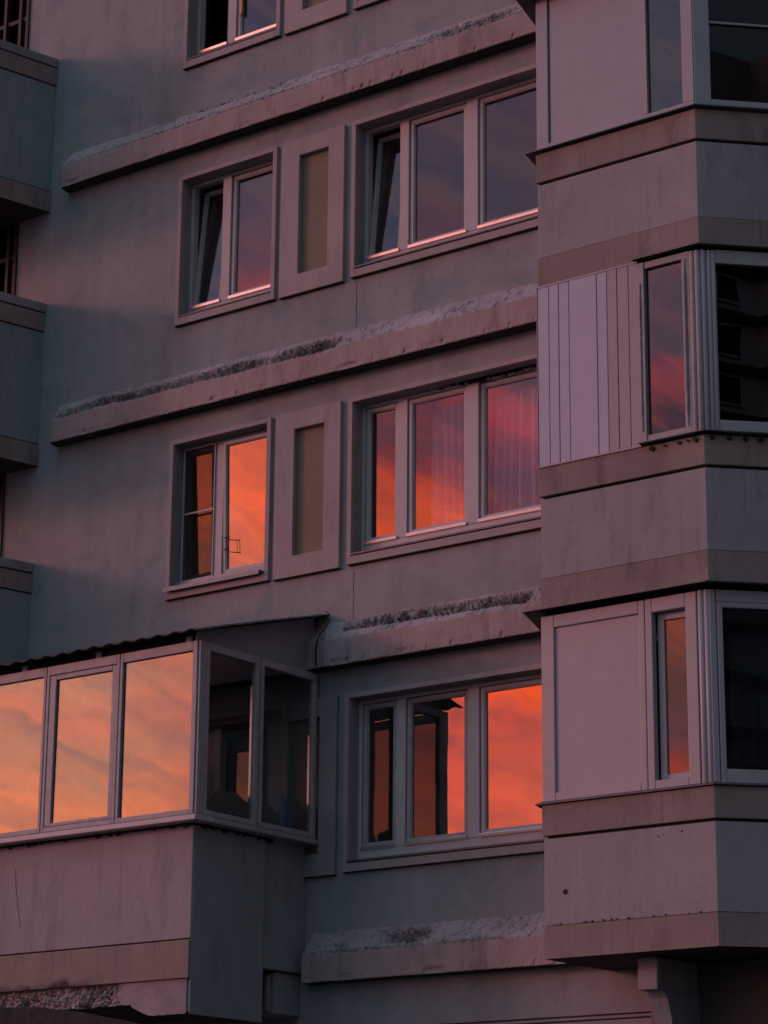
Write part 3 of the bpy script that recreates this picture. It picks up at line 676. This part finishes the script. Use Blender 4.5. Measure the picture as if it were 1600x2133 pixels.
# ------------------------------------------------------------------ balconies at the left edge
def left_balcony(k):
    dz = -H*k; P = (-1.965, WY-.002); Q = (-2.338, -1.5)
    def poly(d): return [(P[0]+d, P[1]), (Q[0]+d, Q[1]-d), (-4.6, Q[1]-d), (-4.6, P[1])]
    b = MB(); b.prism(poly(-.004), 12.60+dz, 13.81+dz, slate); b.prism(poly(-.022), 12.585+dz, 12.601+dz, dirt_and_shade); b.prism(poly(-.02), 13.809+dz, 13.823+dz, dirt_and_shade)
    o = b.build('balcony', bld, bevel=.003)
    c = MB(); c.prism(poly(.008), 13.822+dz, 14.018+dz, ochre); c.build('upper_band', o, bevel=.004)
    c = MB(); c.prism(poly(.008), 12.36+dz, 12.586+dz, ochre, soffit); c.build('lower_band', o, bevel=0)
    c = MB(); c.prism(poly(-.008), 14.017+dz, 14.033+dz, dirt_and_shade); c.prism(poly(.014), 14.032+dz, 14.13+dz, concrete); c.build('coping', o, bevel=.006)
    s = MB()       # weathered timber screen of the loggia
    for x in (-2.44, -2.55, -2.78, -3.1, -3.45): s.box(x-.022, x+.022, .02, .09, 14.13+dz-.2, 15.53+dz, woodd)
    for z in (14.75, 15.2): s.box(-3.8, -2.42, .04, .07, z+dz, z+dz+.05, woodd)
    s.build('timber_screen', o, bevel=.003)
    return o
LB = [left_balcony(k) for k in range(3)]

# ------------------------------------------------------------------ glazed balcony, lower left
QX, QY = 1.66, -1.51
pb = MB(); pb.box(-1.9, QX, QY, -.555, 4.365, 5.36, lav); pb.box(-1.9, QX-.02, -.56, WY-.003, 4.21, 5.355, slate)
gb = pb.build('glazed_balcony', bld, bevel=.006, label='enclosed balcony with dusty pink parapet and peach reflections')
c = MB(); c.box(QX-.002, QX+.006, QY+.012, -.56, 3.74, 5.355, slate); c.box(1.30, QX-.004, QY+.025, -.56, 3.76, 4.36, slate); c.build('end_panel', gb, bevel=.003)
c = MB(); c.box(-1.9, QX-.002, QY-.012, -.9, 4.035, 4.352, ochre_m); c.build('lower_band', gb, bevel=.006)
# broken slab edge
c = MB(); nx, nz_ = 230, 16; V = []; M_ = []
def bot(x):
    if x > 1.22: return 3.745+.006*nse(x, 1, 0, 20)
    if x > 1.0: t = (x-1.0)/.22; return 3.845-.1*t**.7+.01*nse(x, 1, 0, 25)
    return 3.85+.10*min(1, (1.0-x)/.9)*0 + .012*nse(x, 3, 0, 12)+ .01*nse(x, 5, 0, 40)
for i in range(nx+1):
    x = -1.9+(QX-.035+1.9)*i/nx; bz = bot(x)
    for j in range(nz_+1):
        z = bz+(4.04-bz)*j/nz_; r_ = max(0, min(1, (.95-x)/.25)); m1 = nse(x, 2, z, 9)+.6*nse(x, 4, z, 22)
        dd = r_*(.03+.035*m1+.025*nse(x, 9, z, 55)) * min(1, (4.045-z)/.03); V.append((x, QY+.012+max(0, dd), z)); M_.append(r_ > .35 and m1 > -.45)
V += [(V[i*(nz_+1)][0], -.6, V[i*(nz_+1)][2]+.01) for i in range(nx+1)]
F = [(i*(nz_+1)+j, (i+1)*(nz_+1)+j, (i+1)*(nz_+1)+j+1, i*(nz_+1)+j+1) for i in range(nx) for j in range(nz_)]
for f in F: c.f.append(list(f)); c.m.append(c.mi(rubble if M_[f[0]] else concrete)); c.smooth.append(False)
for i in range(nx): c.f.append([(nx+1)*(nz_+1)+i, (nx+1)*(nz_+1)+i+1, (i+1)*(nz_+1), i*(nz_+1)]); c.m.append(c.mi(dirt_and_shade)); c.smooth.append(False)
c.v = V; c.build('slab_edge', gb)
b = MB(); b.tube([(-.43+.10*(i/12)**1.6+.008*nse(i, 1, 0, .9), QY-.0005, 5.12-.52*i/12) for i in range(13)], .0022, dirt_and_shade, 5); b.build('crack', gb)
# glazing frame
GY, GX = -1.63, 1.78
c = MB(); zs0, zs1 = 5.385, 6.885
xs_ = [-1.81, -.924, -.035, .854]
for i, x in enumerate(xs_): c.box(x-.036, x-.003, GY, GY+.06, zs0, zs1, pvcgrey); c.box(x+.003, x+.036, GY+.002, GY+.06, zs0, zs1, pvcgrey)
for a_, b_ in ((-1.774, -.960), (-.888, -.071), (0.001, .818), (.890, 1.70)):
    c.box(a_, b_, GY+.001, GY+.06, zs0, zs0+.045, pvcgrey); c.box(a_, b_, GY+.001, GY+.06, zs1-.085, zs1, pvcgrey)
c.box(1.70, 1.752, GY, GY+.06, zs0, zs1, pvcgrey); c.box(1.756, GX, GY+.012, GY+.10, zs0, zs1, pvcgrey)
for (a_, b_) in ((GY+.10, -.815), (-.80, -.005)):
    c.box(GX-.06, GX-.001, a_, a_+.045, zs0, zs1, pvcgrey); c.box(GX-.06, GX-.001, b_-.05, b_, zs0, zs1, pvcgrey)
    c.box(GX-.06, GX-.001, a_+.045, b_-.05, zs0, zs0+.05, pvcgrey); c.box(GX-.06, GX-.001, a_+.045, b_-.05, zs1-.07, zs1, pvcgrey)
c.box(-1.9, -1.85, GY, -.0, zs0, zs1, pvcgrey)
gf = c.build('frame', gb, bevel=.006)
c = MB(); c.ring(.004, .814, zs0+.048, zs1-.088, .075, GY+.008, GY+.05, pvcgrey, wb=.03, wt=.045, wr=.055); c.build('sash', gb, bevel=.006)
for i, (a_, b_, z0_, z1_) in enumerate(((-1.774, -.960, 5.43, 6.80), (-.888, -.071, 5.43, 6.80), (.07, .765, 5.455, 6.76), (.890, 1.70, 5.43, 6.80))):
    T = Matrix.Translation((a_, GY, z0_)) @ Matrix.Rotation(R_((0, .12, -.1, .15)[i]), 4, 'X') @ Matrix.Translation((-a_, -GY, -z0_))
    p = MB(); p.box(a_-.003, b_+.003, GY+.03, GY+.036, z0_-.004, z1_+.004, G_bal, T); p.build('pane', gb)
for (a_, b_) in ((GY+.145, -.865), (-.755, -.055)):
    p = MB(); p.box(GX-.035, GX-.029, a_-.003, b_+.003, zs0+.047, zs1-.067, G_side); p.build('pane', gb)
for yy, zt in ((-.868, 6.62), (-.058, 6.32)):  # added metal strips standing for sky glints; tops end where roof shade starts
    c = MB(); c.box(GX-.064, GX-.040, yy-.004, yy, zs0+.06, zt, bead); c.build('edge_glint', gb)
c = MB(); c.box(-1.9, GX+.012, GY-.012, -1.40, zs0-.052, zs0-.003, pvc); c.box(1.56, GX+.010, -1.399, .10, zs0-.050, zs0-.004, pvcgrey); c.build('sill', gb, bevel=.008)
c = MB()
for i in range(60):
    s_ = random.uniform(.006, .022)
    if i < 34: T = Matrix.Translation((random.uniform(-1, 1.7), QY-.01, 5.335)); 
    else: T = Matrix.Translation((QX+.008, random.uniform(-1.5, -.5), 5.33))
    c.box(-s_, s_, -s_*.8, s_*.8, -s_*1.6, .0, dirt_and_shade, T @ Matrix.Rotation(random.uniform(-.8, .8), 4, 'Y'))
c.box(-1.9, QX+.004, QY-.006, QY, 5.315, 5.336, dirt_and_shade); c.box(QX, QX+.010, QY, -.5, 5.315, 5.336, dirt_and_shade)
c.build('mortar_drip', gb)
# roof: crumpled sheet, sloping down from the wall
c = MB(); nx, ny = 260, 34; V = []
for i in range(nx+1):
    for j in range(ny+1):
        x = -2.0+(3.86)*i/nx; y = -1.74+(1.74+WY)*j/ny; z = 7.438+(y)*.278
        z += .010*math.sin(x*2*math.pi/.19)*(1-.3*j/ny)+.012*noise.noise(Vector((x*2.1, y*2, 3)))+.009*noise.noise(Vector((x*.5, y*9, 7)))
        V.append((x+.01*noise.noise(Vector((y*6, 3, 1))), y+.012*noise.noise(Vector((x*5, 2, 9))), z))
c.add(V, [(i*(ny+1)+j, (i+1)*(ny+1)+j, (i+1)*(ny+1)+j+1, i*(ny+1)+j+1) for i in range(nx) for j in range(ny)], rooft, True)
ro = c.build('roof', gb); s_ = ro.modifiers.new('t', 'SOLIDIFY'); s_.thickness = .008
c = MB()
c.add([(1.70, -1.60, 6.888), (1.70, -.0, 6.888), (1.70, .0, 7.42), (1.70, -1.60, 6.972), (1.72, -1.60, 6.888), (1.72, -.0, 6.888), (1.72, .0, 7.42), (1.72, -1.60, 6.972)],
      [(0, 3, 2, 1), (4, 5, 6, 7), (0, 1, 5, 4), (1, 2, 6, 5), (2, 3, 7, 6), (3, 0, 4, 7)], slate)
c.build('gable_infill', gb)
c = MB(); c.box(-1.9, 1.69, -1.57, -1.52, 6.888, 6.955, dirt_and_shade)
for x in (-1.5, -.35, .56, 1.62): c.box(x-.03, x+.03, -1.60, -1.5, 6.89, 6.95, pvcgrey)
c.build('eaves_packing', gb, bevel=.004)
# balcony door behind the glazing
b = MB(); b.ring(-.02, 1.14, 4.40, 6.60, .05, 0, WY+.005, trim); b.box(.02, .50, .10, .16, 4.45, 6.56, pvcgrey); b.box(.50, .575, .07, .15, 4.45, 6.54, pvc)
b.box(.575, 1.09, .08, .15, 6.46, 6.54, woodd)
dr = b.build('balcony_door', bld, bevel=.004)
c = MB(); c.ring(.60, 1.08, 4.50, 6.45, .045, .17, .21, woodd, wt=.13); c.build('leaf', dr, bevel=.004)
c = MB(); c.box(.64, 1.04, .19, .196, 4.54, 6.325, G_mid); c.build('pane', dr)
# duct beam under the balcony end, beside the ledge end
b = MB(); b.box(1.30, 1.60, -.32, WY, 3.84, 4.20, slate); b.ring(1.30, 1.56, 3.86, 4.18, .05, -.36, -.32, concrete); b.build('beam_end', bld, bevel=.01)
b = MB(); b.box(-1.9, 1.30, -1.45, -.1, 3.86, 4.03, dirt_and_shade); b.build('balcony_soffit', gb)

# things kept on the balcony sill
def lump(name, c_, r, m, label, cat, seed, sub=3):
    import bmesh
    bm = bmesh.new(); bmesh.ops.create_icosphere(bm, subdivisions=sub, radius=1.0)
    for v in bm.verts:
        p = v.co.copy(); n_ = 1+.22*noise.noise(p*1.6+Vector((seed, 0, 0)))+.12*noise.noise(p*4+Vector((0, seed, 0)))+.06*abs(noise.noise(p*9+Vector((0, 0, seed))))
        p *= n_; p.z = max(p.z, -.62); v.co = Vector((p.x*r[0], p.y*r[1], p.z*r[2]))
    zmin = min(v.co.z for v in bm.verts)
    for v in bm.verts: v.co.z -= zmin
    me = bpy.data.meshes.new(name); bm.to_mesh(me); bm.free(); me.materials.append(m)
    for p in me.polygons: p.use_smooth = True
    o = bpy.data.objects.new(name, me); col.objects.link(o); o.location = c_; tag(o, label, cat); return o
lump('cloth_bundle', (1.62, -1.02, 5.382), (.10, .27, .19), cloth_b, 'large dark brown bundle on the glazed balcony sill behind the first side light', 'bundle', 2.0)
lump('bag', (1.63, -.52, 5.382), (.08, .13, .15), drape, 'small black bag on the glazed balcony sill beside the middle post', 'bag', 5.0)
lump('cloth_bundle', (1.62, -.13, 5.382), (.09, .16, .22), cloth_t, 'tan bundle on the glazed balcony sill nearest the wall', 'bundle', 9.0)
lump('plastic_sack', (1.67, -.30, 5.382), (.055, .10, .20), blue_p, 'blue plastic sack on the glazed balcony sill between two bundles', 'sack', 12.0)

# cable running down from the balcony roof
b = MB(); pts = [(1.90, -.06, 7.44), (1.965, -.09, 7.40), (1.985, -.125, 7.32), (1.955, -.135, 7.26), (1.90, -.14, 7.21), (1.865, -.135, 7.16), (1.85, -.135, 7.10), (1.852, -.132, 6.93)]
b.tube(pts, .007, rubber, 6); o = b.build('cable'); tag(o, 'black cable hanging from the balcony roof corner over the ledge', 'cable')

# dark canopy below the balcony, lower left corner
b = MB(); V = []; nx = 40
def ctop(x): return 3.875-.045*(x+.6)-.085*max(0, x-.1)**1.7
for i in range(nx+1):
    x = -2.6+4.6*i/nx; z = ctop(x)+.004*math.sin(i*1.3)
    V += [(x, -1.90, z), (x, -1.45, z-.10), (x, -1.45, z-.14), (x, -1.88, z-.05), (x, -1.88, z-.30), (x, -1.90, z-.30)]
F = [(i*6+j, (i+1)*6+j, (i+1)*6+(j+1) % 6, i*6+(j+1) % 6) for i in range(nx) for j in range(6)]+[(5, 4, 3, 2, 1, 0), tuple(nx*6+j for j in range(6))]
b.add(V, F, felt); b.build('canopy', bld)

# ------------------------------------------------------------------ block across the yard (seen mirrored in the bay's side lights)
nb = empty('neighbouring_block', (0, 0, 0), 'dark panel block seen only as a dim reflection in the bay side light', 'building')
nb.location = (104, -53, 0); ray_a = math.atan2(-.47, .88)
for sgn in (1, -1):
    TT = Matrix.Rotation(ray_a + math.pi + sgn*R_(52), 4, 'Z')        # local +x runs from the inner corner along the wing
    def side(y): return y*sgn
    b = MB(); b.box(-1, 34, min(side(12), 0), max(side(12), 0), 0, 66, nbr, TT)
    for i in range(1, 23): b.box(-.5, 34.2, min(side(11), side(-.5)), max(side(11), side(-.5)), i*2.8-.2, i*2.8+.2, dirt_and_shade, TT)
    b.build('wing', nb)
    for i in range(13, 20):
        for x in (2.2, 5.4, 8.8):
            c = MB(); y0, y1 = sorted((side(.05), side(-.12))); c.box(x-.75, x+.75, y0, y1, i*2.8+.85, i*2.8+2.3, dark, TT)
            y0, y1 = sorted((side(-.10), side(-.16))); c.ring(x-.85, x+.85, i*2.8+.75, i*2.8+2.4, .1, y0, y1, pvc, TT); c.build('window', nb)
